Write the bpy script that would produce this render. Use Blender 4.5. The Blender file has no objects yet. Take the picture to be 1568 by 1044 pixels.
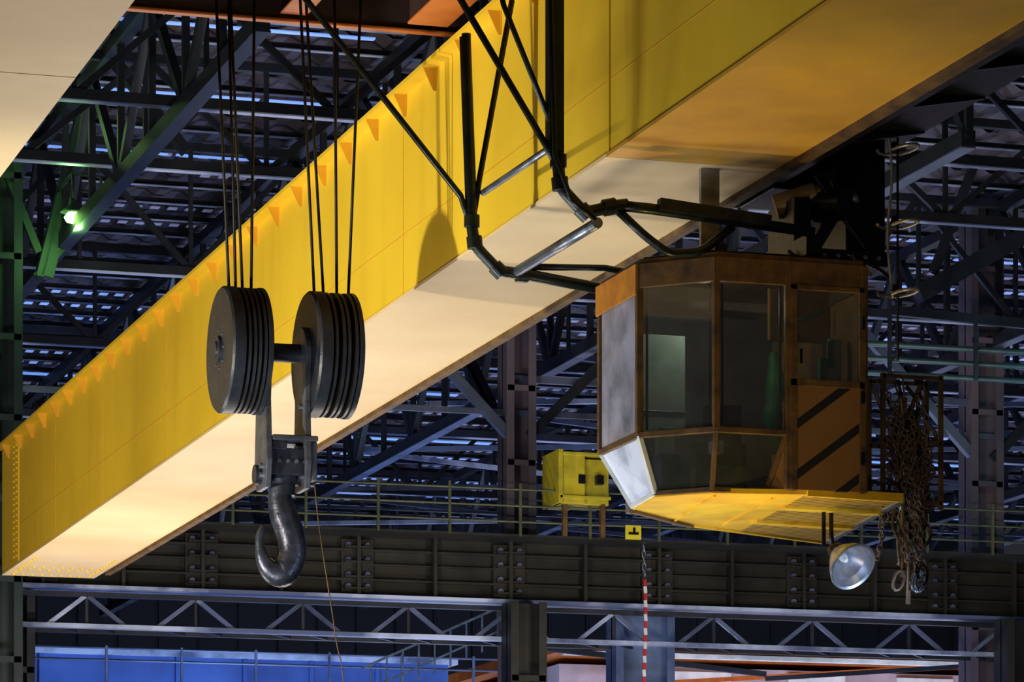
import bpy, math, random
from mathutils import Vector, Matrix
random.seed(7)
V=Vector
def lin(c):
    return tuple(((x/255)/12.92 if x/255<=0.04045 else ((x/255+0.055)/1.055)**2.4) for x in c)
# ------------------------------------------------------------------ materials
MATS={}
def mat(name,col,rough=.5,metal=0.,col2=None,nscale=1.5,bump=.0,bscale=20,streak=False,emit=None,estr=0,spec=.5,stretch=None,thr=(.35,.7)):
    if name in MATS: return MATS[name]
    m=bpy.data.materials.new(name); m.use_nodes=True
    nt=m.node_tree; N=nt.nodes; L=nt.links
    b=N['Principled BSDF']
    b.inputs['Roughness'].default_value=rough; b.inputs['Metallic'].default_value=metal
    b.inputs['Specular IOR Level'].default_value=spec
    c1=lin(col)+(1,); 
    c2=(lin(col2) if col2 else tuple(x*.72 for x in lin(col)))+(1,)
    tc=N.new('ShaderNodeTexCoord'); mp=N.new('ShaderNodeMapping'); L.new(tc.outputs['Object'],mp.inputs[0])
    if stretch: mp.inputs['Scale'].default_value=stretch
    no=N.new('ShaderNodeTexNoise'); no.inputs['Scale'].default_value=nscale; no.inputs['Detail'].default_value=6
    no.inputs['Roughness'].default_value=.6
    L.new(mp.outputs[0],no.inputs['Vector'])
    mr=N.new('ShaderNodeMapRange'); mr.inputs['From Min'].default_value=thr[0]; mr.inputs['From Max'].default_value=thr[1]
    L.new(no.outputs['Fac'],mr.inputs[0])
    mx=N.new('ShaderNodeMix'); mx.data_type='RGBA'; mx.inputs[6].default_value=c1; mx.inputs[7].default_value=c2
    L.new(mr.outputs[0],mx.inputs[0]); out=mx.outputs[2]
    if streak:
        mp2=N.new('ShaderNodeMapping'); mp2.inputs['Scale'].default_value=(1.5,1.5,.3); L.new(tc.outputs['Object'],mp2.inputs[0])
        n2=N.new('ShaderNodeTexNoise'); n2.inputs['Scale'].default_value=1.6; n2.inputs['Detail'].default_value=4; L.new(mp2.outputs[0],n2.inputs['Vector'])
        m2=N.new('ShaderNodeMapRange'); m2.inputs['From Min'].default_value=.5; m2.inputs['From Max'].default_value=.8; m2.inputs['To Max'].default_value=.2
        L.new(n2.outputs['Fac'],m2.inputs[0])
        mx2=N.new('ShaderNodeMix'); mx2.data_type='RGBA'; mx2.inputs[7].default_value=tuple(x*.5 for x in c2[:3])+(1,)
        L.new(m2.outputs[0],mx2.inputs[0]); L.new(out,mx2.inputs[6]); out=mx2.outputs[2]
    L.new(out,b.inputs['Base Color'])
    if bump:
        nb=N.new('ShaderNodeTexNoise'); nb.inputs['Scale'].default_value=bscale; L.new(tc.outputs['Object'],nb.inputs['Vector'])
        bp=N.new('ShaderNodeBump'); bp.inputs['Strength'].default_value=bump; bp.inputs['Distance'].default_value=.02
        L.new(nb.outputs['Fac'],bp.inputs['Height']); L.new(bp.outputs[0],b.inputs['Normal'])
    if emit:
        b.inputs['Emission Color'].default_value=lin(emit)+(1,); b.inputs['Emission Strength'].default_value=estr
    MATS[name]=m; return m
def glass(name,tint,gloss=.12,rough=.04,dirt_sheen=.25,dirt_sheen_col=(120,125,130)):  # diffuse mix: dirt, and a painted reflection on the lower side pane
    m=bpy.data.materials.new(name); m.use_nodes=True; nt=m.node_tree; N=nt.nodes; L=nt.links
    N.remove(N['Principled BSDF']); o=N['Material Output']
    t=N.new('ShaderNodeBsdfTransparent'); t.inputs[0].default_value=lin(tint)+(1,)
    g=N.new('ShaderNodeBsdfGlossy'); g.inputs['Roughness'].default_value=rough
    d=N.new('ShaderNodeBsdfDiffuse'); d.inputs[0].default_value=lin(dirt_sheen_col)+(1,)
    tc=N.new('ShaderNodeTexCoord'); n=N.new('ShaderNodeTexNoise'); n.inputs['Scale'].default_value=3; n.inputs['Detail'].default_value=6
    L.new(tc.outputs['Object'],n.inputs['Vector'])
    mr=N.new('ShaderNodeMapRange'); mr.inputs['From Min'].default_value=.3; mr.inputs['From Max'].default_value=.8; mr.inputs['To Min'].default_value=dirt_sheen*.5; mr.inputs['To Max'].default_value=dirt_sheen*1.6
    L.new(n.outputs['Fac'],mr.inputs[0])
    a=N.new('ShaderNodeMixShader'); L.new(mr.outputs[0],a.inputs[0]); L.new(t.outputs[0],a.inputs[1]); L.new(d.outputs[0],a.inputs[2])
    b=N.new('ShaderNodeMixShader'); b.inputs[0].default_value=gloss; L.new(a.outputs[0],b.inputs[1]); L.new(g.outputs[0],b.inputs[2])
    L.new(b.outputs[0],o.inputs[0]); MATS[name]=m; return m
def stripes(name,c1,c2,freq,vec,thr=.72,off=0):
    m=mat(name,c1); nt=m.node_tree; N=nt.nodes; L=nt.links; b=N['Principled BSDF']
    src=b.inputs['Base Color'].links[0].from_socket
    tc=N.new('ShaderNodeTexCoord'); dt=N.new('ShaderNodeVectorMath'); dt.operation='DOT_PRODUCT'; dt.inputs[1].default_value=vec
    L.new(tc.outputs['Object'],dt.inputs[0])
    fr=N.new('ShaderNodeMath'); fr.operation='MULTIPLY_ADD'; fr.inputs[1].default_value=freq; fr.inputs[2].default_value=off; L.new(dt.outputs['Value'],fr.inputs[0])
    f2=N.new('ShaderNodeMath'); f2.operation='FRACT'; L.new(fr.outputs[0],f2.inputs[0])
    f3=N.new('ShaderNodeMath'); f3.operation='GREATER_THAN'; f3.inputs[1].default_value=thr; L.new(f2.outputs[0],f3.inputs[0])
    mx=N.new('ShaderNodeMix'); mx.data_type='RGBA'; mx.inputs[7].default_value=lin(c2)+(1,)
    L.new(f3.outputs[0],mx.inputs[0]); L.new(src,mx.inputs[6]); L.new(mx.outputs[2],b.inputs['Base Color'])
    return m
YEL=mat('yellow_paint',(240,202,50),.45,0,(226,186,42),.5,.03,12,True)
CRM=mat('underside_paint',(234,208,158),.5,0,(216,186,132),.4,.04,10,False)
CRM2=mat('underside_near_orange',(226,172,50),.5,0,(180,136,55),.5,.04,10,False)  # near part of the underside, more orange than the far part
ORG=mat('orange_paint',(190,104,34),.5,0,(150,72,24),2)
GUS=mat('gusset_paint',(222,168,40),.5,0,(206,150,34),2)
BRN=mat('trolley_deck_dark',(52,30,24),.6,0,(32,20,16),2)
BLK=mat('black_steel',(26,28,32),.35,.5,(14,15,18),4,.15,30)
RUST=mat('rusty_edge',(110,84,44),.7,.2,(60,42,25),4)
GREY=mat('bare_steel',(150,158,170),.35,.8,(90,98,112),5,.1,40)
DARKM=mat('sheave_steel',(54,58,66),.42,.5,(36,40,48),5,.12,30)
CHEEK=mat('cheek_steel',(96,98,104),.42,.5,(56,58,64),5,.12,30)
GREASE=mat('greased_groove',(28,26,26),.35,.4,(50,40,30),8)
HOOKM=mat('forged_steel',(84,88,102),.36,.7,(44,44,52),5,.25,22)
ROPE=mat('wire_rope',(24,22,24),.5,.5,(12,12,12),40)
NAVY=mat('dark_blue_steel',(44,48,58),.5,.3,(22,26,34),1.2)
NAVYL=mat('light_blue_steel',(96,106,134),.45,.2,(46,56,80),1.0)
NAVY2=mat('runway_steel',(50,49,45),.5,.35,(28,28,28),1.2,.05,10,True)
PURL=mat('highlight_steel',(190,202,232),.4,.2,(90,100,135),.5,thr=(.42,.58))  # pale blue puts the highlights on steel edges into the colour
ROOFM=mat('roof_sheet',(90,80,86),.5,.3,(48,44,54),.2)
GREEN=mat('green_steel',(46,74,60),.5,.1,(26,42,40),1)
CABO=mat('cab_paint',(150,106,46),.5,.1,(104,72,34),3,.1,15,True)
CABF=mat('cab_frame',(112,82,40),.55,.2,(62,46,28),6,.1,20)
CABY=mat('cab_yellow',(236,192,24),.5,0,(206,155,20),3,.1,15)
HAZ=stripes('hazard_paint',(128,90,42),(24,21,19),2.45,(.74,0,-1.0),.8,.55)
HAZ2=stripes('floor_grating',(206,160,30),(64,50,22),9,(1.,.9,0),.55)
RAILG=mat('rail_paint',(84,90,58),.5,.2,(50,56,44),3)
WHITE=mat('white_enamel',(225,228,225),.5,0,(180,190,188),3)
BLUEW=mat('blue_lit_wall',(60,92,160),.6,0,(24,44,100),.35)  # blue light on the wall is put into its colour
PINKW=mat('cream_wall',(190,175,180),.6,0,(140,120,130),.5)
CONC=mat('concrete_floor',(70,70,72),.8,0,(48,48,52),.6)
WALLM=mat('back_wall_cladding',(16,18,26),.7,0,(10,12,16),.4)
GRNP=mat('cab_green',(50,130,80),.5,0,(30,90,60),3)
REFL=mat('polished_reflector',(210,214,226),.3,.8,(160,166,185),8)
RED=mat('red_tape',(190,30,40),.5); TAPEW=mat('white_tape',(220,220,225),.5)
GLS=glass('cab_glass',(160,168,164),.12,.04,.22,(92,94,86))
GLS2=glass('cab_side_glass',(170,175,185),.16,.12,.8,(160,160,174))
BULB=mat('lamp_bulb',(240,255,200),.4,emit=(170,255,120),estr=12)
SKYA=mat('lap_gap_daylight',(150,170,220),.6,emit=(130,165,240),estr=.7)  # glow stands in for daylight showing through roof sheet laps
SKYB=mat('lap_gap_daylight_dim',(150,150,180),.6,emit=(150,150,190),estr=.22)  # dimmer version of the lap daylight glow
SKYC=mat('ridge_daylight',(150,170,220),.6,emit=(110,160,255),estr=.85)
# ------------------------------------------------------------------ builder
class B:
    def __init__(s): s.v=[];s.f=[];s.m=[];s.sm=[];s.mats=[]
    def mi(s,m):
        if m not in s.mats: s.mats.append(m)
        return s.mats.index(m)
    def face(s,idx,m,smooth=False): s.f.append(idx); s.m.append(s.mi(m)); s.sm.append(smooth)
    def beam(s,p,q,w,h,m,up=(0,0,1)):
        p=V(p);q=V(q);d=(q-p)
        if d.length<1e-6: return
        d.normalize(); u=V(up)
        if abs(d.dot(u))>.98: u=V((0,1,0)) if abs(d.y)<.9 else V((1,0,0))
        a=d.cross(u).normalized(); b=a.cross(d).normalized()
        n=len(s.v)
        for e in (p,q):
            for i,j in ((-1,-1),(1,-1),(1,1),(-1,1)): s.v.append(e+a*(w/2*i)+b*(h/2*j))
        for f in ((0,1,2,3),(7,6,5,4),(0,4,5,1),(1,5,6,2),(2,6,7,3),(3,7,4,0)): s.face([n+k for k in f],m)
    def box(s,a,b,m):
        x0,y0,z0=a;x1,y1,z1=b;n=len(s.v)
        for z in (z0,z1):
            for x,y in ((x0,y0),(x1,y0),(x1,y1),(x0,y1)): s.v.append(V((x,y,z)))
        for f in ((3,2,1,0),(4,5,6,7),(0,1,5,4),(1,2,6,5),(2,3,7,6),(3,0,4,7)): s.face([n+k for k in f],m)
    def prism(s,pts,ext,m,mside=None):
        ext=V(ext);n=len(s.v);k=len(pts)
        for p in pts: s.v.append(V(p))
        for p in pts: s.v.append(V(p)+ext)
        s.face(list(range(n,n+k))[::-1],m); s.face(list(range(n+k,n+2*k)),m)
        for i in range(k):
            j=(i+1)%k; s.face([n+i,n+j,n+k+j,n+k+i],mside or m)
    def tube(s,pts,r,m,seg=10,flat=1.,closed=False,ref=None):
        pts=[V(p) for p in pts]; rs=r if isinstance(r,(list,tuple)) else [r]*len(pts)
        n0=len(s.v);prev=None
        for i,p in enumerate(pts):
            if closed: t=pts[(i+1)%len(pts)]-pts[i-1]
            else: t=pts[min(i+1,len(pts)-1)]-pts[max(i-1,0)]
            t.normalize()
            if prev is None:
                a=V(ref) if ref else (V((0,0,1)) if abs(t.z)<.9 else V((0,1,0)))
            else: a=prev
            a=(a-t*a.dot(t)).normalized(); prev=a; b=t.cross(a)
            for k in range(seg):
                g=2*math.pi*k/seg; s.v.append(p+(a*math.cos(g)*flat+b*math.sin(g))*rs[i])
        L=len(pts)
        for i in range(L if closed else L-1):
            j=(i+1)%L
            for k in range(seg):
                k2=(k+1)%seg; s.face([n0+i*seg+k,n0+i*seg+k2,n0+j*seg+k2,n0+j*seg+k],m,True)
        if not closed:
            s.face([n0+k for k in range(seg)][::-1],m); s.face([n0+(L-1)*seg+k for k in range(seg)],m)
    def lathe(s,prof,o,ax,seg,m,capped=True):
        o=V(o);ax=V(ax).normalized();u=V((0,0,1)) if abs(ax.z)<.9 else V((1,0,0)); a=ax.cross(u).normalized(); b=ax.cross(a)
        for i in range(len(prof)-1):
            (t0,r0)=prof[i][:2];(t1,r1)=prof[i+1][:2]; mm=prof[i][2] if len(prof[i])>2 else m
            n=len(s.v)
            for t,r in ((t0,r0),(t1,r1)):
                for k in range(seg):
                    g=2*math.pi*k/seg; s.v.append(o+ax*t+(a*math.cos(g)+b*math.sin(g))*r)
            for k in range(seg):
                k2=(k+1)%seg; s.face([n+k,n+k2,n+seg+k2,n+seg+k],mm,abs(t1-t0)>1e-4)
    def build(s,name,parent=None,bevel=0):
        me=bpy.data.meshes.new(name); me.from_pydata([tuple(v) for v in s.v],[],s.f)
        for m in s.mats: me.materials.append(m)
        me.polygons.foreach_set('material_index',s.m); me.polygons.foreach_set('use_smooth',s.sm); me.update()
        o=bpy.data.objects.new(name,me); bpy.context.collection.objects.link(o)
        if parent: o.parent=parent
        if bevel:
            md=o.modifiers.new('bev','BEVEL'); md.width=bevel; md.segments=2; md.limit_method='ANGLE'
        return o
def empty(name):
    e=bpy.data.objects.new(name,None); bpy.context.collection.objects.link(e); return e
def smooth(pts,n=6):
    out=[];P=[V(p) for p in pts]
    for i in range(len(P)-1):
        a=P[max(i-1,0)];b=P[i];c=P[i+1];d=P[min(i+2,len(P)-1)]
        for k in range(n):
            t=k/n; out.append(.5*((2*b)+(c-a)*t+(2*a-5*b+4*c-d)*t*t+(3*b-a-3*c+d)*t**3))
    out.append(P[-1]); return out
def bolt(b,p,ax,r,h,m): 
    b.lathe([(0,r),(h,r),(h,.0001)],p,ax,6,m)
# ------------------------------------------------------------------ bridge girders
def girder(name,x0,x1,y0,y1,detail=True,und=CRM):
    e=empty(name); z0,z1=7.0,9.0
    b=B()
    b.box((x0,y0,z0+.03),(x0+.03,y1,z1-.04),YEL); b.box((x1-.03,y0,z0+.03),(x1,y1,z1-.04),YEL)
    b.box((x0+.03,y1-.05,z0+.03),(x1-.03,y1-.02,z1-.04),YEL)
    b.build('webs',e)
    b=B(); b.box((x0-.14,y0,z1-.04),(x1+.14,y1,z1),YEL); b.build('top_flange',e)
    b=B(); yj=28.75
    if detail:
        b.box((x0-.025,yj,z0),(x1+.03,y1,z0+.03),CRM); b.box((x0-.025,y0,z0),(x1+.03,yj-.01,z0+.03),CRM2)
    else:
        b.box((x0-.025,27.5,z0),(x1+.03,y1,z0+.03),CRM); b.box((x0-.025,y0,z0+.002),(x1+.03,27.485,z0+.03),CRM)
    b.build('bottom_flange',e)
    b=B(); b.box((x0+.6,y0,z1),(x0+.68,y1,z1+.1),BLK); b.build('trolley_rail',e)
    if detail:
        b=B(); y=16.0
        while y<y1-.6:
            b.prism([(x0-.13,y-.006,z1-.04),(x0,y-.006,z1-.04),(x0,y-.006,z1-.25),(x0-.03,y-.006,z1-.25)],(0,.012,0),GUS)
            b.prism([(x0-.012,y-.022,z1-.04),(x0-.012,y+.022,z1-.04),(x0-.012,y+.01,z1-.25),(x0-.012,y-.01,z1-.25)],(.012,0,0),GUS)
            y+=1.05
        b.build('flange_gussets',e)
        b=B()
        for y in (57.15,):
            b.box((x0-.018,y,z0+.05),(x0,y1,z1-.06),YEL)
            for k in range(20):
                for yy in (y+.12,y+.35): bolt(b,(x0-.018,yy,z0+.15+k*.09),(-1,0,0),.022,.02,YEL)
        for k in range(9):
            for yy in (57.4,57.75,58.4): bolt(b,(x0+.12+k*.15,yy,z0),(0,0,-1),.025,.02,YEL)
        for k in range(10):
            for xx in (x0+.1,x1-.1): bolt(b,(xx,56.2+k*.23,z0),(0,0,-1),.025,.02,YEL)
        for y in (28.72,): b.box((x0-.012,y,z0+.03),(x0,y+.05,z1-.04),YEL)
        for y in (35.0,38.6,42.4,46.2,50.4,54.0): b.box((x0-.004,y,z0+.03),(x0,y+.012,z1-.04),GUS)
        b.box((x0-.003,14,z0+.62),(x0,y1-1.6,z0+.63),GUS)
        b.build('splice_plates',e)
        b=B(); b.box((x1+.03,y0,z0-.05),(x1+.12,y1-.9,z0+.04),RUST); b.build('edge_angle',e)
        b=B(); b.box((x1+.13,14,z0-.02),(x1+.24,29.5,z0+.2),BLK); b.box((x1+.24,14,z0+.25),(x1+1.1,29.5,z0+.3),BLK)
        y=15
        while y<29: b.beam((x1+.1,y,z0+.1),(x1+1.1,y,z0+.28),.06,.08,BLK); y+=1.2
        b.build('maintenance_walkway',e)
    return e
girder('bridge_girder',9.7,11.12,14,58.64)
girder('bridge_girder',3.6,5.06,14,58.64,False)
# trolley
e=empty('hoist_trolley')
b=B()
b.box((4.3,33.52,9.2),(10.0,33.62,9.23),ORG); b.box((4.3,33.56,9.23),(10.0,33.6,9.6),BRN)
b.box((4.3,29.5,9.6),(10.0,33.6,9.63),BRN)
b.box((8.15,30,9.28),(8.3,33.5,9.6),BRN); b.box((8.1,30,9.26),(8.36,33.5,9.28),ORG)
b.box((9.2,29.6,9.15),(9.25,33.0,9.6),BRN); b.box((9.5,29.6,9.15),(9.55,33.0,9.6),ORG); b.box((9.18,29.6,9.12),(9.57,33.0,9.15),ORG)
b.box((4.3,29.6,9.12),(4.9,33.6,9.5),ORG)
b.lathe([(0,.0001),(0,.14),(.5,.14),(.5,.0001)],(9.4,31.4,9.25),(0.9,.4,0),16,BLK)
b.build('frame',e,.01)
b=B(); b.lathe([(0,.0001),(0,.42),(2.6,.42),(2.6,.0001)],(6.7,33.0,10.6),(1,0,0),32,DARKM); b.box((6.3,32.7,9.6),(6.4,33.3,10.8),BLK); b.box((9.3,32.7,9.6),(9.4,33.3,10.8),BLK); b.build('hoist_drum',e)
# ------------------------------------------------------------------ hook block
e=empty('crane_hook_block'); Y=33.0; ZC=6.045; R=.568
def pack(xa,xb,name,face=True):
    b=B(); w=xb-xa
    pr=[(0,.0001),(0,R-.02),(.02,R),(.12,R),(.13,R-.04)]
    for k in range(2):
        s=(w-.19)/2; t=.135+k*s
        pr+=[(t,R-.05,GREASE),(t+.01,R-.006,DARKM),(t+.035,R-.006,GREASE),(t+s*.5,R-.09,GREASE),(t+s-.035,R-.006,DARKM),(t+s-.01,R-.006,DARKM),(t+s-.002,R-.05,DARKM)]
    pr+=[(w-.05,R-.02),(w-.045,R-.0),(w-.01,R-.0),(w,R-.03),(w,.0001)]
    b.lathe(pr,(xa,Y,ZC),(1,0,0),72,DARKM)
    b.lathe([(0,.12),(-.03,.12),(-.03,.075),(-.05,.07),(-.05,.0001)],(xa,Y,ZC),(1,0,0),32,DARKM)
    for k in range(8):
        g=k*math.pi/4; bolt(b,(xa,Y+math.cos(g)*.17,ZC+math.sin(g)*.17),(-1,0,0),.012,.012,GREY)
    b.build(name,e)
pack(7.42,7.80,'sheave_pack_1'); pack(8.22,8.64,'sheave_pack_2')
b=B(); b.lathe([(0,.085),(.5,.085)],(7.78,Y,ZC),(1,0,0),28,DARKM); b.build('axle',e)
def cheek(x,name,t=.055):
    b=B(); pts=[]
    for k in range(13):
        g=math.radians(-10+k*200/12); pts.append((x,Y+math.cos(g)*.24,ZC+math.sin(g)*.24))
    pts+=[(x,Y-.19,ZC-.45),(x,Y-.24,5.05),(x,Y-.18,4.80),(x,Y+.18,4.80),(x,Y+.24,5.05),(x,Y+.19,ZC-.45)]
    b.prism(pts,(t,0,0),CHEEK)
    for z in (4.92,5.0,5.55): bolt(b,(x,Y-.08,z),(-1,0,0),.03,.03,GREY)
    b.build(name,e,.008)
cheek(7.80,'cheek_plate_1'); cheek(8.165,'cheek_plate_2')
b=B()
b.box((7.855,Y-.17,4.92),(8.165,Y+.17,5.16),DARKM); b.box((7.86,Y-.24,5.22),(8.28,Y+.24,5.27),CHEEK); b.box((8.225,Y-.2,4.87),(8.28,Y+.2,5.22),CHEEK)
b.box((7.86,Y-.2,5.14),(8.0,Y+.2,5.22),DARKM)
b.lathe([(0,.0001),(0,.09),(.56,.09),(.56,.0001)],(7.74,Y,4.93),(1,0,0),20,DARKM)
b.lathe([(0,.0001),(0,.12),(.1,.12),(.14,.15),(.2,.15),(.2,.0001)],(8.0,Y,4.75),(0,0,1),28,DARKM)
for k in range(4): bolt(b,(7.93+k*.08,Y-.17,5.04),(0,-1,0),.02,.02,GREY)
b.build('crosshead',e,.01)
hp=[(-.02,4.88,.1),(-.02,4.72,.11),(.02,4.56,.13),(.085,4.38,.13),(.095,4.2,.125),(.01,4.055,.135),(-.09,4.06,.11),(-.17,4.15,.07),(-.205,4.28,.045),(-.205,4.39,.036),(-.175,4.48,.015)]
c=smooth([(8.0+h,Y,z) for h,z,r in hp],5); rr=[]
for i in range(len(hp)-1):
    for k in range(5): rr.append(hp[i][2]+(hp[i+1][2]-hp[i][2])*k/5)
rr.append(hp[-1][2])
b=B(); b.tube(c,rr,HOOKM,20,1.0,ref=(0,1,0)); b.build('hook',e)
b=B()
for (xt,xb,zb) in ((7.38,7.50,6.5),(7.50,7.62,6.6),(7.79,7.70,6.5),(8.14,8.30,6.35),(8.23,8.38,6.5),(8.51,8.50,6.5),(8.75,8.60,6.4),(7.52,7.56,6.5)):
    b.tube([(xt,33.0+random.uniform(-.05,.3),9.75),(xb,33.0-.05,zb)],.014,ROPE,8)
b.build('hoist_ropes',e)
b=B(); b.tube(smooth([(8.27,Y-.05,5.16),(8.33,Y-.05,4.5),(8.5,Y,3.5),(8.6,Y,2.6),(8.66,Y,-1.6)],6),.006,RUST,6); b.build('tag_line',e)
# ------------------------------------------------------------------ cab support frame (pipes)
e=empty('cab_hanger_frame')
def smooth_corner(pts,rad):
    P=[V(p) for p in pts];out=[P[0]]
    for i in range(1,len(P)-1):
        a=(P[i-1]-P[i]);c=(P[i+1]-P[i]);ra=min(rad,a.length*.4);rc=min(rad,c.length*.4)
        A=P[i]+a.normalized()*ra;C=P[i]+c.normalized()*rc
        for k in range(6):
            t=k/5; out.append(A*(1-t)**2+P[i]*2*t*(1-t)+C*t*t)
    out.append(P[-1]); return out
def bent(b,pts,r,m): b.tube(smooth_corner(pts,.08),r,m,14)
PIPE=mat('pipe_paint',(42,50,46),.33,.5,(18,24,24),5,.1,30)
def collar(b,p,ax,r=.068,h=.1): b.lathe([(0,.0001),(0,r),(h,r),(h,.0001)],p,ax,18,PIPE)
b=B(); y=28.3
bent(b,[(9.09,y,8.9),(9.12,y,6.78),(9.14,y,6.62),(9.34,y,6.43),(9.58,y,6.50),(9.7,y,6.52)],.05,PIPE)
b.box((9.03,y-.06,6.9),(9.15,y+.06,8.9),PIPE)
b.tube([(9.0,y-.1,8.9),(9.06,y-.1,6.85),(9.2,y-.1,6.5),(9.4,y-.1,6.36)],.022,PIPE,8)
collar(b,(9.12,y,6.78),(0,0,1)); collar(b,(9.14,y,6.60),(-.1,0,1)); collar(b,(9.30,y,6.47),(1,0,-.9)); collar(b,(9.5,y,6.48),(1,0,.25))
b.tube([(9.56,y,6.51),(9.9,y,6.50),(11.3,y,6.40)],.045,PIPE,12)
b.beam((9.95,y-.05,6.53),(10.9,y-.05,6.45),.09,.09,PIPE)
b.tube([(7.7,y,9.0),(9.01,y,6.96),(9.13,y,6.75)],.028,PIPE,10)
b.tube([(8.55,y+.2,8.9),(8.71,y+.15,8.08),(9.07,y,7.1)],.024,PIPE,8)
bent(b,[(9.62,y,6.47),(9.85,y,6.28),(10.05,y,6.15),(10.33,y,6.18),(10.6,y,6.4)],.035,PIPE)
b.build('near_hanger',e)
b=B(); y=30.65
bent(b,[(9.04,y,8.4),(9.10,y,6.78),(9.13,y,6.62),(9.34,y,6.42),(9.6,y,6.40),(10.6,y,6.28)],.05,PIPE)
collar(b,(9.1,y,6.78),(0,0,1)); collar(b,(9.13,y,6.60),(-.1,0,1)); collar(b,(9.3,y,6.46),(1,0,-.9)); collar(b,(9.5,y,6.40),(1,0,0))
b.lathe([(0,.0001),(0,.04),(.05,.04),(.05,.0001)],(9.05,y,8.38),(0,0,1),14,PIPE)
b.tube([(7.5,y,8.77),(9.0,y,7.04),(9.12,y,6.7)],.028,PIPE,10)
b.tube([(9.46,y,8.75),(9.17,y,7.21),(9.12,y,6.9)],.026,PIPE,8)
b.tube([(9.6,y,6.47),(10.3,y,6.5),(10.6,y,6.47)],.03,PIPE,8)
b.build('far_hanger',e)
b=B()
b.tube([(9.2,30.65,7.08),(9.05,28.3,6.93)],.028,GREY,10)
b.tube([(9.5,30.65,6.42),(9.45,28.3,6.36)],.045,GREY,12)
b.beam((10.62,28.9,6.33),(10.62,28.9,7.0),.16,.05,GREY)
b.beam((10.5,30.65,6.2),(10.5,28.3,6.2),.1,.12,BLK)
b.beam((11.3,30.65,6.3),(11.3,28.3,6.3),.12,.16,BLK)
b.build('tie_bars',e)
# suspension machinery right of girder
b=B()
b.box((11.3,28.5,6.2),(12.05,30.6,6.32),BLK)
b.box((11.75,28.7,6.3),(12.1,29.4,7.35),BLK); b.box((11.3,29.2,6.95),(12.1,30.0,7.3),BLK)
b.box((11.25,28.6,6.3),(11.4,29.2,6.75),BLK)
b.lathe([(0,.0001),(0,.1),(.35,.1),(.35,.07),(.5,.07),(.5,.0001)],(11.2,28.9,6.72),(.8,-.3,.28),20,mat('motor_paint',(150,130,90),.4,.3))
b.lathe([(0,.0001),(0,.13),(.4,.13),(.4,.0001)],(11.55,28.8,6.72),(.3,-1,-.1),20,BLK)
b.tube([(11.65,28.5,6.7),(11.75,28.45,6.75)],.05,GREY,12)
b.beam((11.4,28.6,6.3),(11.9,28.6,7.1),.07,.1,BLK); b.beam((11.95,28.6,6.3),(11.45,28.6,6.95),.05,.08,BLK)
for k in range(5): b.tube(smooth([(11.2+k*.15,28.6,6.3),(11.25+k*.15,28.5,6.22+.05*(k%2)),(11.35+k*.15,28.45,6.16),(11.4+k*.15,28.4,6.1)],4),.018,GREY if k%2 else BLK,6)
for k in range(6): bolt(b,(11.35+k*.12,28.5,6.26),(0,-1,0),.02,.03,GREY)
b.build('suspension_bracket',e,.008)
# ------------------------------------------------------------------ operator cab
e=empty('crane_operator_cab')
P=[(9.93,29.65),(9.93,28.67),(10.42,28.2),(11.04,28.2),(11.70,28.2),(11.70,30.6),(10.9,30.5)]
def p3(i,z): return (P[i][0],P[i][1],z)
ZT,ZW1,ZW0=6.12,5.95,4.74
b=B()
for i in range(7):
    b.beam(p3(i,ZW0 if i not in (3,4,5,6) else 4.28),p3(i,ZT),.055,.055,CABF)
for i in range(7):
    j=(i+1)%7
    a=V(p3(i,0));c=V(p3(j,0))
    for z,h in ((6.03,.2),(ZW0,.05)):
        b.beam((a.x,a.y,z),(c.x,c.y,z),.05,h,CABF)
b.prism([ (x,y,ZT) for x,y in P],(0,0,.05),CABF)
b.prism([ (9.99,29.55,ZT+.05),(9.99,28.72,ZT+.05),(10.45,28.27,ZT+.05),(11.64,28.27,ZT+.05),(11.64,30.5,ZT+.05),(10.9,30.4,ZT+.05)],(0,0,.03),BLK)
b.prism([(9.89,29.68,5.88),(9.89,28.66,5.88),(9.89,28.66,6.13),(9.89,29.68,6.13)],(.02,0,0),mat('cab_header_paint',(205,132,40),.5,0,(150,94,34),4))
for i in range(3):
    a=V(p3(i,0));c=V(p3(i+1,0)); d=(c-a).normalized(); n=V((d.y,-d.x,0))*-.02
    for s0 in (a+d*.06,c-d*.06): b.beam(s0+n+V((0,0,4.78)),s0+n+V((0,0,5.92)),.02,.02,BLK)
b.build('frame',e,.006)
b=B()
b.box((11.07,28.17,4.28),(11.70,28.21,5.14),HAZ)
b.build('door_lower_panel',e,.005)
b=B()
b.box((11.69,28.2,4.28),(11.72,30.6,6.1),CABO); b.box((10.9,30.48,4.28),(11.7,30.51,5.2),CABO)
b.box((11.05,28.165,5.12),(11.70,28.225,5.18),CABF); b.box((11.05,28.165,5.90),(11.70,28.225,5.94),CABF)
b.box((11.05,28.165,4.28),(11.11,28.225,5.94),CABF); b.box((11.65,28.165,4.28),(11.71,28.225,5.94),CABF)
b.box((11.13,28.15,5.3),(11.15,28.17,5.42),BLK)
for z in (4.5,5.0,5.6): b.box((11.66,28.14,z),(11.69,28.17,z+.1),BLK)
b.build('door_frame',e,.004)
Bt=[(10.16,29.5,4.28),(10.08,28.7,4.28),(10.44,28.35,4.28),(10.90,28.32,4.28)]
Tp=[p3(0,ZW0),p3(1,ZW0),p3(2,ZW0),(11.03,28.2,ZW0)]
b=B()
for i in range(4): b.beam(Tp[i],Bt[i],.04,.04,CABF)
for i in range(3): b.beam(Bt[i],Bt[i+1],.04,.04,WHITE if i==0 else CABF)
b.beam(Tp[0],Bt[0],.045,.045,WHITE); b.beam(Tp[1],Bt[1],.045,.045,WHITE)
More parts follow.
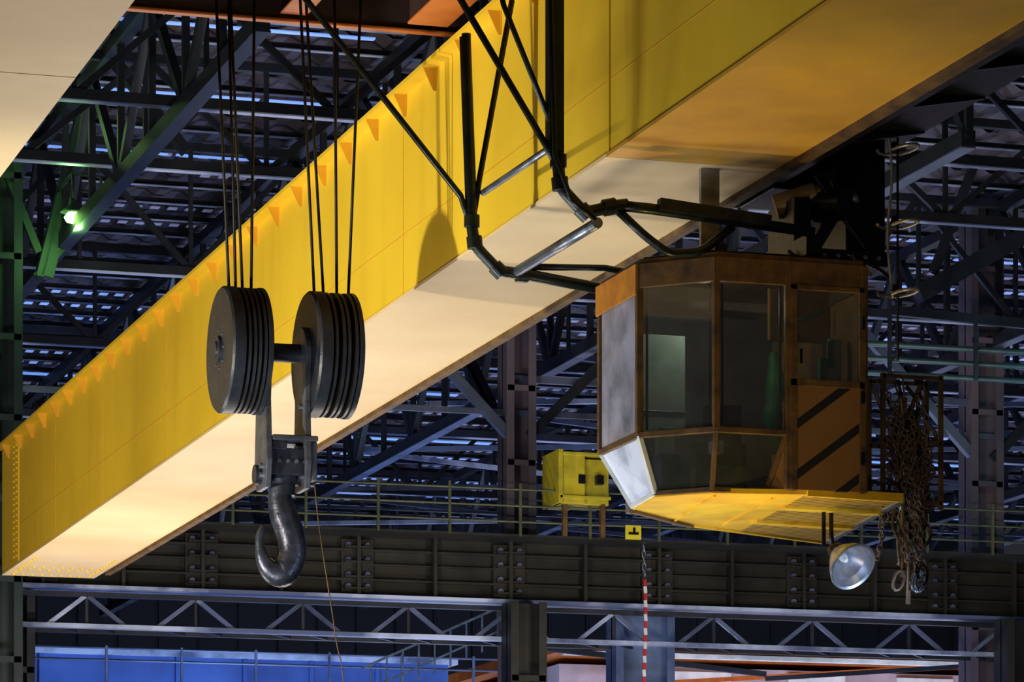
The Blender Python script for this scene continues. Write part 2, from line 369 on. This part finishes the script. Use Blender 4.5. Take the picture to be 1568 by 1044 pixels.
b.prism([Tp[3],(11.08,28.2,ZW0),(11.08,28.2,4.28),Bt[3]],(0,.03,0),CABO)
b.build('lower_glazing_bars',e,.004)
LW=glass('lower_side_glass',(215,225,240),.2,.15,1.0,(225,235,255))  # strong white-blue mix paints the pane's bright reflection
for i in range(3):
    b=B(); b.v+= [V(Tp[i]),V(Tp[i+1]),V(Bt[i+1]),V(Bt[i])]; b.face([0,1,2,3],LW if i==0 else GLS); b.build('lower_glass_%d'%(i+1),e)
def pane(a,c,z0,z1,m,nm):
    b=B(); b.v+=[V((a[0],a[1],z0)),V((c[0],c[1],z0)),V((c[0],c[1],z1)),V((a[0],a[1],z1))]; b.face([0,1,2,3],m); b.build(nm,e)
pane(P[0],P[1],ZW0,ZT,GLS2,'glass_side'); pane(P[1],P[2],ZW0,ZT,GLS,'glass_corner'); pane(P[2],P[3],ZW0,ZT,GLS,'glass_front'); pane((11.1,28.19),(11.66,28.19),5.16,5.92,GLS,'glass_door'); pane(P[6],P[0],ZW0,ZT,GLS,'glass_rear')
b=B()
fl=[(10.16,29.5,4.25),(10.08,28.7,4.25),(10.44,28.35,4.25),(11.2,28.2,4.25),(11.5,30.5,4.25),(10.95,30.24,4.25)]
b.prism(fl,(0,0,.04),CABY)
b.prism([(11.2,28.2,4.25),(12.08,28.3,4.25),(12.5,31.0,4.25),(11.5,30.5,4.25)],(0,0,.04),HAZ2)
for k in range(2): b.beam((10.5+k*.5,28.45,4.245),(10.7+k*.5,30.0+k*.15,4.245),.02,.02,CABY)
b.beam((11.25,28.9,4.24),(12.18,29.0,4.24),.14,.03,CABY); b.beam((11.35,29.8,4.24),(12.3,29.95,4.24),.12,.03,CABY)
b.beam((11.2,28.2,4.27),(12.08,28.3,4.27),.05,.07,CABY); b.beam((12.08,28.3,4.27),(12.5,31.0,4.27),.05,.07,GREY); b.beam((12.5,31,4.27),(10.95,30.24,4.27),.05,.07,CABY)
b.beam((10.95,30.24,4.26),(10.16,29.5,4.26),.05,.07,CABF)
b.build('floor_platform',e)
b=B()
CABN=mat('cabinet',(182,196,180),.6,0,(136,152,138),3)
INN=mat('cab_inner',(96,90,92),.6,0,(64,60,64),3)
b.box((10.12,29.15,4.85),(10.50,29.3,5.66),CABN)
b.box((10.12,29.13,5.02),(10.50,29.15,5.03),GREY)
b.tube(smooth([(11.38,29.3,4.75),(11.33,29.3,5.05),(11.36,29.3,5.3),(11.34,29.3,5.6)],4),[.05,.055,.06,.08,.09,.08,.07,.085,.09,.08,.06,.05,.03],GRNP,10)  # green shape standing behind the front glass
b.box((11.44,28.5,5.2),(11.50,28.56,5.42),GRNP); b.box((11.52,28.5,5.2),(11.63,28.54,5.58),CABN); b.box((11.50,28.49,5.34),(11.56,28.52,5.56),GRNP)  # green and pale blocks behind the door glass
b.box((11.15,28.9,5.62),(11.68,28.95,6.05),CABO); b.tube([(11.32,28.8,5.76),(11.6,28.8,5.86)],.012,GRNP,6); b.box((11.3,28.85,5.2),(11.34,28.9,5.7),CABO)  # orange panel stands in for the girder's reflection in the door glass
b.box((10.5,28.9,4.3),(10.95,29.12,4.75),BLK); b.box((10.68,29.1,4.7),(10.98,29.22,5.1),BLK)
b.box((10.15,28.75,4.3),(10.4,29.1,4.62),mat('console_blue',(80,130,180),.4,0,(40,70,110),5)); b.box((10.16,28.85,4.62),(10.3,28.95,4.85),WHITE)
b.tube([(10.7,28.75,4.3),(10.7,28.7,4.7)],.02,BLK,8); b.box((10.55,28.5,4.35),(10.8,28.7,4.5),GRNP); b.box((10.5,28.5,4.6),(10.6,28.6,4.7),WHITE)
b.box((10.3,30.0,4.3),(11.6,30.1,6.0),INN)
b.build('seat_controls_and_reflection',e,.006)
# ------------------------------------------------------------------ floodlight
e=empty('floodlight')
b=B(); ax=V((.22,-.72,-.52)).normalized(); o=V((11.74,28.97,3.93))
b.lathe([(0,.0001),(0,.05),(.04,.07),(.1,.09)],o,ax,32,BLK)
b.lathe([(.08,.06),(.15,.11),(.24,.17),(.32,.195),(.32,.203),(.24,.178),(.15,.12),(.08,.07)],o,ax,40,REFL)
b.lathe([(.32,.19),(.33,.212),(.315,.212)],o,ax,40,GREY)
b.lathe([(.1,.0001),(.1,.03),(.18,.035),(.22,.02),(.23,.0001)],o,ax,20,WHITE)
b.build('reflector',e)
b=B(); b.tube([o,(11.74,29.0,4.05),(11.74,29.0,4.27)],.02,BLK,8); b.beam((11.66,28.97,3.95),(11.66,28.97,4.27),.03,.02,BLK); b.build('bracket',e)
# ------------------------------------------------------------------ cable loops
e=empty('festoon_cable')
CABL=mat('galvanised_loop',(190,185,165),.35,.5,(140,135,120),8)
b=B()
for z in (7.1,6.49,5.93):
    pts=[(12.0+.13*math.cos(math.radians(t)),28.2+.3*math.sin(math.radians(t)),z+.08*t/300) for t in range(-150,131,20)]
    b.tube(pts,.014,CABL,8)
    b.beam((12.0,28.3,z+.02),(12.02,28.3,z+.08),.05,.04,BLK)
b.tube(smooth([(11.94,28.3,7.45),(11.99,28.3,6.9),(11.95,28.3,6.4),(12.0,28.3,5.9)],5),.012,CABL,8)
b.tube([(12.05,28.32,7.4),(12.05,28.32,5.4)],.01,BLK,6)
b.build('loops',e)
# ------------------------------------------------------------------ chain bundle
e=empty('hanging_chain_bundle')
b=B()
for x in (12.08,12.6):
    for y in (28.7,29.0): b.beam((x,y,4.25),(x,y,5.36),.035,.035,CABF)
for z in (5.34,4.8,4.3):
    b.beam((12.08,28.7,z),(12.6,28.7,z),.035,.03,CABF); b.beam((12.08,29.0,z),(12.6,29.0,z),.035,.03,CABF)
b.beam((11.72,28.85,4.3),(12.6,28.85,4.3),.06,.05,CABF)
b.build('rack',e)
b=B()
def link(b,c,ax,up,L,W,r,m):
    ax=V(ax).normalized();up=V(up); s=ax.cross(up).normalized()
    pts=[V(c)+ax*(L*math.cos(t))+s*(W*math.sin(t)) for t in [k*math.pi/5 for k in range(10)]]
    b.tube(pts,r,m,6,closed=True)
CH=mat('chain_steel',(140,122,108),.45,.3,(80,66,60),20)
CH2=mat('chain_dark',(50,44,42),.45,.4,(30,26,26),20)
for k in range(46):
    x=12.34+random.gauss(0,.12);y=28.78+random.uniform(-.12,.2); zt=random.uniform(4.7,5.35); zb=random.uniform(3.7,4.5)
    xb=12.36+random.gauss(0,.08)*(1 if zb>4 else .6)
    n=7; pts=[]
    for i in range(n):
        t=i/(n-1); pts.append((x+(xb-x)*t+random.uniform(-.06,.06),y+random.uniform(-.04,.04),zt+(zb-zt)*t))
    if k%3: b.tube(smooth(pts,4),random.choice((.009,.014,.018)),random.choice((CH,CH,CH2,RUST)),6)
    else:
        sp=smooth(pts,4)
        for i in range(0,len(sp)-1):
            d=sp[i+1]-sp[i]
            link(b,(sp[i]+sp[i+1])/2,d,(0,1,0) if i%2 else (1,0,0),d.length*.62,.024,.008,CH)
for k in range(22):
    z=random.uniform(3.6,4.7); x=12.36+random.gauss(0,.09)
    link(b,(x,28.7,z),(random.uniform(-.4,.4),0,1),(0,1,0),.09,.045,.014,random.choice((CH,CH2,GREY)))
b.tube([(12.36,28.78,4.0),(12.34,28.78,3.46)],.02,CH,6)
b.build('chains',e)
# ------------------------------------------------------------------ runway girder
YR=61.5
e=empty('runway_girder'); b=B(); x0,x1=6,46
b.box((x0,YR,7.2),(x1,YR+.05,8.2),NAVY2)
b.box((x0,YR-.25,8.2),(x1,YR+.35,8.26),NAVY2); b.box((x0,YR-.3,7.14),(x1,YR+.35,7.2),PURL)
b.box((x0,YR-.12,7.95),(x1,YR,7.99),NAVY2); b.box((x0,YR-.12,7.45),(x1,YR,7.49),NAVY2); b.box((x0,YR-.08,7.72),(x1,YR,7.75),NAVY2)
x=10.8
while x<44:
    b.box((x-.03,YR-.22,7.2),(x+.03,YR,8.2),NAVY2)
    if abs((x-10.8)/1.35-round((x-10.8)/2.7)*2)<.1:
        b.box((x-.28,YR-.1,7.25),(x+.28,YR-.02,8.15),NAVY2)
        for z in (7.35,7.55,7.8,8.05):
            for dx in (-.17,.17): b.lathe([(0,.0001),(0,.05),(-.06,.05),(-.06,.0001)],(x+dx,YR-.1,z),(0,1,0),10,NAVYL)
            b.box((x-.24,YR-.2,z-.05),(x+.24,YR-.1,z-.02),NAVY2)
    x+=1.35
b.build('plate_girder',e)
b=B()
b.box((x0,YR-.15,7.02),(x1,YR+.0,7.1),NAVY); b.box((x0,YR-.15,6.5),(x1,YR+.05,6.57),PURL); b.box((x0,YR+.7,6.5),(x1,YR+.8,6.57),NAVY)
x=x0; s=1
while x<x1:
    b.beam((x,YR-.08,7.05 if s>0 else 6.55),(x+.65,YR-.08,6.55 if s>0 else 7.05),.06,.07,PURL if int(x*3)%4==0 else NAVYL)
    if s>0: b.beam((x,YR-.08,6.55),(x,YR-.08,7.05),.05,.05,NAVY)
    b.beam((x,YR-.08,6.53),(x+.65,YR+.75,6.53),.04,.04,NAVY)
    x+=.65+(.55 if s>0 else 0); s=-s
b.build('bracing_truss',e)
b=B()
b.box((x0,YR-.9,8.2),(x1,YR-.25,8.24),NAVY2)
for z,m in ((9.0,RAILG),(8.72,RAILG),(8.45,RAILG)): b.tube([(x0,YR-.9,z),(x1,YR-.9,z)],.02,m,8)
b.tube([(x0,YR+1.4,8.9),(x1,YR+1.4,8.9)],.022,NAVYL,8)
x=10.1
while x<x1: 
    b.beam((x,YR-.9,8.2),(x,YR-.9,9.1),.045,.045,RAILG); x+=1.25
b.build('walkway_handrail',e)
def column(name,x,y,w,zt,m,z0=-1.7,lace=True):
    b=B(); 
    b.box((x-w/2,y-.3,z0),(x-w/2+.05,y+.3,zt),m); b.box((x+w/2-.05,y-.3,z0),(x+w/2,y+.3,zt),m); b.box((x-w/2,y-.02,z0),(x+w/2,y+.02,zt),m)
    b.box((x-w/2-.02,y-.32,z0),(x-w/2+.12,y-.3,zt),m); b.box((x+w/2-.12,y-.32,z0),(x+w/2+.02,y-.3,zt),m)
    z=z0+1
    while z<zt: b.beam((x-w/2,y-.31,z),(x+w/2,y-.31,z),.02,.1,m); z+=1.3
    b.box((x-w/2-.1,y-.4,z0),(x+w/2+.1,y+.4,z0+.06),m)
    return b.build(name)
MAUVE=mat('column_mauve',(104,92,104),.5,.1,(74,72,92),.8)
column('steel_column',19.35,YR+.95,.5,15,MAUVE); column('steel_column',28.2,YR+.95,.6,15,MAUVE); column('steel_column',9.95,60.2,.5,15,mat('column_teal',(36,52,56),.5,.1,(24,34,40),1)); column('steel_column',37,YR+.95,.55,15,MAUVE)
column('steel_column',10.35,61.9,.7,7.1,NAVY); column('steel_column',21.55,62.2,1.05,7.1,mat('column_blue',(100,120,160),.45,.2,(50,62,96),.8)); column('steel_column',19.0,60.9,.6,7.1,NAVY2)
column('steel_column',28.2,60.9,.6,7.1,NAVY2)
# yellow control box on walkway
e=empty('control_box'); b=B(); fy=YR-1.05; BX=mat('control_box_yellow',(190,172,30),.5,0,(140,130,30),3)
b.box((19.5,fy,8.78),(19.96,fy+.9,9.62),BX); b.box((19.96,fy+.1,8.78),(20.42,fy+.8,9.56),BX)
b.box((19.48,fy-.03,8.78),(19.56,fy+.9,9.7),BX); b.box((19.5,fy-.02,9.6),(20.44,fy+.9,9.66),BX)
for x in (19.84,20.17): 
    z=9.2
    b.box((x,fy-.012,z-.08),(x+.13,fy+.11,z+.08),BLK)  # black boxes stand for the shade inside two square holes
b.box((19.5,fy-.03,8.86),(20.42,fy,8.92),BX)
b.build('cabinet',e,.01)
b=B(); b.box((19.6,fy+.1,8.24),(19.68,fy+.2,8.8),CABF); b.box((20.28,fy+.1,8.24),(20.36,fy+.2,8.8),CABF); b.build('stand',e)
b=B(); b.box((20.72,YR-.97,8.22),(21.0,YR-.94,8.46),mat('sign_yellow',(220,205,40),.5)); b.box((20.77,YR-.985,8.30),(20.95,YR-.97,8.34),BLK); b.box((20.85,YR-.985,8.34),(20.89,YR-.97,8.42),BLK); b.build('warning_sign')
b=B(); z=8.15;k=0
while z>5.6:
    x=21.22+.02*math.sin(z*2); 
    if z>7.6: link(b,(x,YR-.5,z),(0,0,1),(0,1,0) if k%2 else (1,0,0),.07,.03,.012,GREY); z-=.11
    else: b.beam((x,YR-.5,z),(x+.01,YR-.5,z-.12),.055,.03,RED if k%2 else TAPEW); z-=.12
    k+=1
b.build('barrier_chain')
# ------------------------------------------------------------------ roof
b=B(); nx=280; X0,X1=2,48; rows=[44+2.8*i for i in range(24)]
for r in range(len(rows)-1):
    ya,yb=rows[r],rows[r+1]+.15; n=len(b.v)
    for yy,dz in ((ya,0),(yb,.06)):
        for i in range(nx+1):
            x=X0+(X1-X0)*i/nx; b.v.append(V((x,yy,15.05+dz+.05*(1 if (i//2)%2 else -1))))
    for i in range(nx): b.face([n+i,n+i+1,n+nx+1+i+1,n+nx+1+i],ROOFM)
b.build('ceiling')
e=empty('roof_structure')
b=B(); y=46
while y<107:
    b.beam((X0,y,14.93),(X1,y,14.93),.05,.1,NAVY); b.beam((X0,y-.04,14.875),(X1,y-.04,14.875),.1,.015,PURL); y+=1.4
b.build('purlins',e)
def truss(b,fixed,a0,a1,zb,zt,axis,pitch,w=.14,mb=NAVY,mf=PURL):
    def p(t,z): return (t,fixed,z) if axis=='x' else (fixed,t,z)
    b.beam(p(a0,zb),p(a1,zb),w,w*1.1,mb); b.beam(p(a0,zb-w*.6),p(a1,zb-w*.6),w*1.1,.02,mf); b.beam(p(a0,zt),p(a1,zt),w,w,mb)
    t=a0;s=1
    while t<a1-.01:
        b.beam(p(t,zb if s>0 else zt),p(min(t+pitch,a1),zt if s>0 else zb),w*.6,w*.7,mb)
        b.beam(p(t,zb),p(t,zt),w*.5,w*.5,mb)
        t+=pitch;s=-s
b=B()
for y,zb in ((52.0,13.0),(56.3,13.1),(61.8,12.6),(70.4,12.9),(79,12.9),(88,12.9),(97,12.9)): truss(b,y,X0,X1,zb,14.7,'x',1.9)
b.build('cross_trusses',e)
b=B()
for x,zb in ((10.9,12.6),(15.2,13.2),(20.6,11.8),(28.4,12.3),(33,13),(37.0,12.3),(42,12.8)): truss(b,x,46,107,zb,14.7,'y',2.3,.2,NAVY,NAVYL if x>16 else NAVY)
b.build('longitudinal_trusses',e)
b=B()
for x in (19.35,28.2,37):
    for s in (-1,1):
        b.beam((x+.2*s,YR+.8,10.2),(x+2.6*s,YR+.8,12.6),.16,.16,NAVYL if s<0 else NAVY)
        b.beam((x,YR+1.1,10.0),(x,YR+1.1+3.2,12.4),.14,.14,NAVY)
b.beam((19.2,YR+.9,11.2),(27.9,YR+.9,11.2),.1,.12,NAVYL)
b.beam((10.0,YR+.9,10.6),(46,YR+.9,10.6),.08,.1,NAVYL)
for s in range(12):
    b.beam((15.2 if s%2 else 20.6,66+s*3.2,12.9),(20.6 if s%2 else 15.2,69.2+s*3.2,12.9),.1,.1,PURL if s%3==0 else NAVYL)
    b.beam((28.4 if s%2 else 20.6,66+s*3.2,12.4),(20.6 if s%2 else 28.4,69.2+s*3.2,12.4),.1,.1,PURL if s%3==1 else NAVYL)
    b.beam((28.4 if s%2 else 37,62+s*3.2,12.6),(37 if s%2 else 28.4,65.2+s*3.2,12.6),.1,.1,NAVYL)
b.beam((25.9,60,12.6),(29.4,60,14.6),.3,.3,NAVY); b.beam((26.2,60,13.0),(27.6,60,16.5),.14,.14,NAVY)
b.beam((26.6,62,14.2),(30,62,15.6),.12,.12,PURL); b.beam((27.6,62,15.6),(30.4,62,14.2),.1,.1,NAVYL)
b.beam((25.4,60,12.3),(30.5,60,12.1),.12,.16,NAVY)
TEAL=mat('teal_lit_pipe',(60,90,96),.4,.3,(34,54,60),1)  # teal light falling on the pipes is put into their colour
for z in (11.55,11.3,11.05): b.tube([(24.3,59.2,z),(34,59.2,z)],.05,TEAL,8)
for k in range(6): b.beam((25+k*1.6,59.1,11.0),(25+k*1.6,59.1,12.4),.06,.06,NAVY)
b.build('bracing',e)
b=B()
b.beam((10.5,60,12.0),(11.3,60,15.2),.26,.12,GREEN); b.beam((10.62,59.9,12.0),(11.42,59.9,15.2),.06,.2,GREEN)
b.beam((10.45,60,12.0),(12.3,60,14.1),.1,.12,GREEN); b.beam((12.3,60,14.1),(13.4,60,15.2),.18,.16,NAVY)
b.beam((10.0,60,13.6),(10.5,60,12.4),.12,.12,GREEN)
b.beam((11.2,57.5,15.0),(12.4,57.5,13.6),.2,.16,NAVY)
b.build('raking_struts',e)
rnd=random.Random(3)
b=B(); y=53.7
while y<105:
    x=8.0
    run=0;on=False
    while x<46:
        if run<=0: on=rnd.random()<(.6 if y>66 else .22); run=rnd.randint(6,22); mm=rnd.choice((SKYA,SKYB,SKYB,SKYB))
        if on: b.box((x,y,14.97),(x+.17,y+.16+.002*(y-50),14.985),mm)  # glowing dash in place of daylight through a sheet lap gap
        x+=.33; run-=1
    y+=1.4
b.build('lap_gap_dashes',e)
b=B()
for (y,xa,xb,w) in ((55.0,8.5,14.8,.14),(59.2,9,17,.12),(63.4,10,19,.1),(67.6,30,44,.14),(73.2,13,24,.18),(80.2,15,25,.22),(85.8,14,36,.25),(92.8,18,44,.25),(98.4,18,46,.3),(102.6,18,46,.3),(64.8,32,44,.12),(56.4,22.5,30,.1)):
    x=xa
    while x<xb:
        L=rnd.uniform(1.6,3.6); b.box((x,y,14.94),(min(x+L,xb),y+w,14.96),SKYC); x+=L+rnd.choice((.15,.3,1.0,2.2))
b.build('ridge_slots',e)
# green lamp
e=empty('bay_lamp'); b=B()
b.tube([(10.8,58.6,13.4),(11.25,58.6,13.37),(11.25,58.6,12.9)],.03,GREEN,8); b.tube([(10.8,58.6,13.4),(10.8,58.6,12.95)],.025,GREEN,8); b.tube([(10.8,58.6,13.4),(10.8,60.0,13.4)],.03,GREEN,8)
b.lathe([(0,.0001),(0,.06),(-.1,.09),(-.17,.18),(-.2,.2)],(10.8,58.6,12.98),(0,0,1),24,GREEN); b.build('housing',e)
b=B(); b.lathe([(0,.0001),(-.0,.08),(-.08,.14),(-.15,.1),(-.18,.0001)],(10.8,58.6,12.78),(0,0,1),20,BULB); b.build('bulb',e)
# ------------------------------------------------------------------ far structures
b=B(); b.box((X0,107.8,-1.7),(X1,108,15.2),WALLM)
x=X0
while x<X1: b.box((x,107.7,-1.7),(x+.06,107.8,15),WALLM); x+=1.2
b.build('wall_back')
b=B(); b.box((-10,-5,-1.75),(60,110,-1.7),CONC); b.build('floor')
e=empty('control_room_block'); b=B()
b.box((13.6,80,-1.7),(23.2,88,8.0),BLUEW); b.box((13.6,79.9,7.9),(23.4,88,8.05),PURL)
x=14
while x<23: b.box((x,79.92,-1.7),(x+.1,80,7.9),BLUEW); x+=1.5
for z in (7.75,7.5): b.tube([(11.5,77,z),(24,77,z)],.025,NAVYL,8)
for k in range(8): b.beam((11.7+k*1.6,77,6.6),(11.7+k*1.6,77,7.8),.05,.05,NAVYL)
b.box((11.5,76.8,6.4),(24,78.2,6.6),BLUEW)
for k in range(9): b.beam((20.4+k*.35,76.2,6.7+k*.16),(20.4+k*.35,76.2,7.5+k*.16),.035,.035,GREY)
b.beam((20.2,76.2,7.4),(23.6,76.2,8.95),.05,.05,GREY); b.beam((20.2,76.2,6.9),(23.6,76.2,8.45),.04,.04,GREY)
b.build('walls_and_stair',e)
e=empty('office_block'); b=B()
b.box((25.8,80,-1.7),(36.5,88,8.0),PINKW); b.box((25.4,78.5,8.15),(37,88,8.4),ORG); b.box((25.4,78.4,8.05),(37,78.6,8.15),WHITE)
for x in (28.5,31.3,34): b.box((x,79.92,5.5),(x+1.4,80,7.9),WHITE); 
b.beam((25.8,79.5,7.4),(37,79.5,8.3),.1,.1,ORG); b.beam((24,78,8.2),(30,78,7.7),.12,.12,NAVY); b.beam((30,78,7.6),(37,78,8.2),.08,.1,NAVY)
b.build('walls',e)
# ------------------------------------------------------------------ lights
def area(name,loc,tgt,size,en,col,shape='SQUARE'):
    l=bpy.data.lights.new(name,'AREA'); l.size=size; l.energy=en; l.color=col; l.shape=shape
    o=bpy.data.objects.new(name,l); o.location=loc; bpy.context.collection.objects.link(o)
    o.rotation_euler=(V(tgt)-V(loc)).to_track_quat('-Z','Y').to_euler(); return o
def spot(name,loc,tgt,ang,en,col,rad=.3,blend=.7):
    l=bpy.data.lights.new(name,'SPOT'); l.spot_size=math.radians(ang); l.energy=en; l.color=col; l.shadow_soft_size=rad; l.spot_blend=blend
    o=bpy.data.objects.new(name,l); o.location=loc; bpy.context.collection.objects.link(o)
    o.rotation_euler=(V(tgt)-V(loc)).to_track_quat('-Z','Y').to_euler(); return o
def point(name,loc,en,col,rad=.1):
    l=bpy.data.lights.new(name,'POINT'); l.energy=en; l.color=col; l.shadow_soft_size=rad
    o=bpy.data.objects.new(name,l); o.location=loc; bpy.context.collection.objects.link(o); return o
spot('key_spot',(-3,29,2.0),(9.7,39,8),82,8600,(1,.93,.76),.2,1.0)
area('key_soft',(3,40,-1),(9.5,44,8),4,1150,(1,.94,.82))
spot('far_web_spot',(0,46,0),(9.7,54,8),50,2100,(1,.92,.74),.5,1)
area('far_work_light',(11.5,52,-1),(10.4,53,7),2,1000,(1,.88,.8))
spot('warm_spot',(10.4,27.6,1),(10.5,27.5,7),62,430,(1,.68,.22),.15,1)
area('mid_work_light',(12,41,-1),(11,41,7),3,400,(1,.9,.78))
area('left_girder_fill',(4.5,24,-1),(4.4,27,7),2,180,(1,.93,.92))  # unseen fill added to brighten the left girder
blue=(.55,.66,1)
for i,(x,y,en) in enumerate(((16,56,260),(30,58,400),(20,72,1150),(34,74,1000),(22,90,1700),(38,92,1500))): area('blue_floor_fill',(x,y,0),(x+.5,y+2,15),5,en,blue)  # unseen floor-level fills added to light the roof steel from below
point('green_point_light',(10.8,58.5,12.45),60,(.35,1,.25),.15)
point('green_point_light',(9.6,59.2,14.2),25,(.5,1,.3),.15)  # second green point, set apart from the bay lamp
point('teal_light',(28,57.5,10.8),50,(.3,.8,.9),.3)
area('runway_sheen_fill',(22,50,3),(21,61.5,8),3,420,(1,.86,.66))  # unseen warm fill added for sheen on the runway girder
spot('truss_light',(20,57,-1),(21,61.5,6.6),110,700,(.6,.72,1),.3,1)
area('blue_room_light',(17,74,1),(17,80,7),3,1000,(.3,.55,1)); area('office_light',(31,73,1),(31,79,8),3,420,(1,.82,.8))
area('cool_cab_light',(5,30,1),(9.9,29.2,5),1.5,260,(.85,.9,1))
spot('cab_floor_light',(10.8,28,-1.5),(11,29.3,4.2),30,700,(1,.9,.6),.3,1)
point('cab_interior_light',(10.6,28.8,5.9),13,(1,1,.92),.08)
spot('cab_front_fill',(6,12,-1),(11.2,28.2,5),14,820,(1,.88,.68),.4,1)
spot('hook_rim_light',(14,26,2),(8,33,5),30,800,(.6,.75,1),.3)
# ------------------------------------------------------------------ world
w=bpy.data.worlds.new('world'); bpy.context.scene.world=w; w.use_nodes=True
w.node_tree.nodes['Background'].inputs[0].default_value=(.38,.42,.52,1); w.node_tree.nodes['Background'].inputs[1].default_value=.045
# ------------------------------------------------------------------ camera
c=bpy.data.cameras.new('camera'); co=bpy.data.objects.new('camera',c); bpy.context.collection.objects.link(co)
c.sensor_width=36; c.lens=7000/1920*36; c.shift_y=(1910-639)/1920; c.clip_end=400
co.location=(0,0,0); co.rotation_euler=(math.radians(90),0,-math.atan2(.2949,.9555))
bpy.context.scene.camera=co
bpy.context.scene.view_settings.view_transform='Standard'
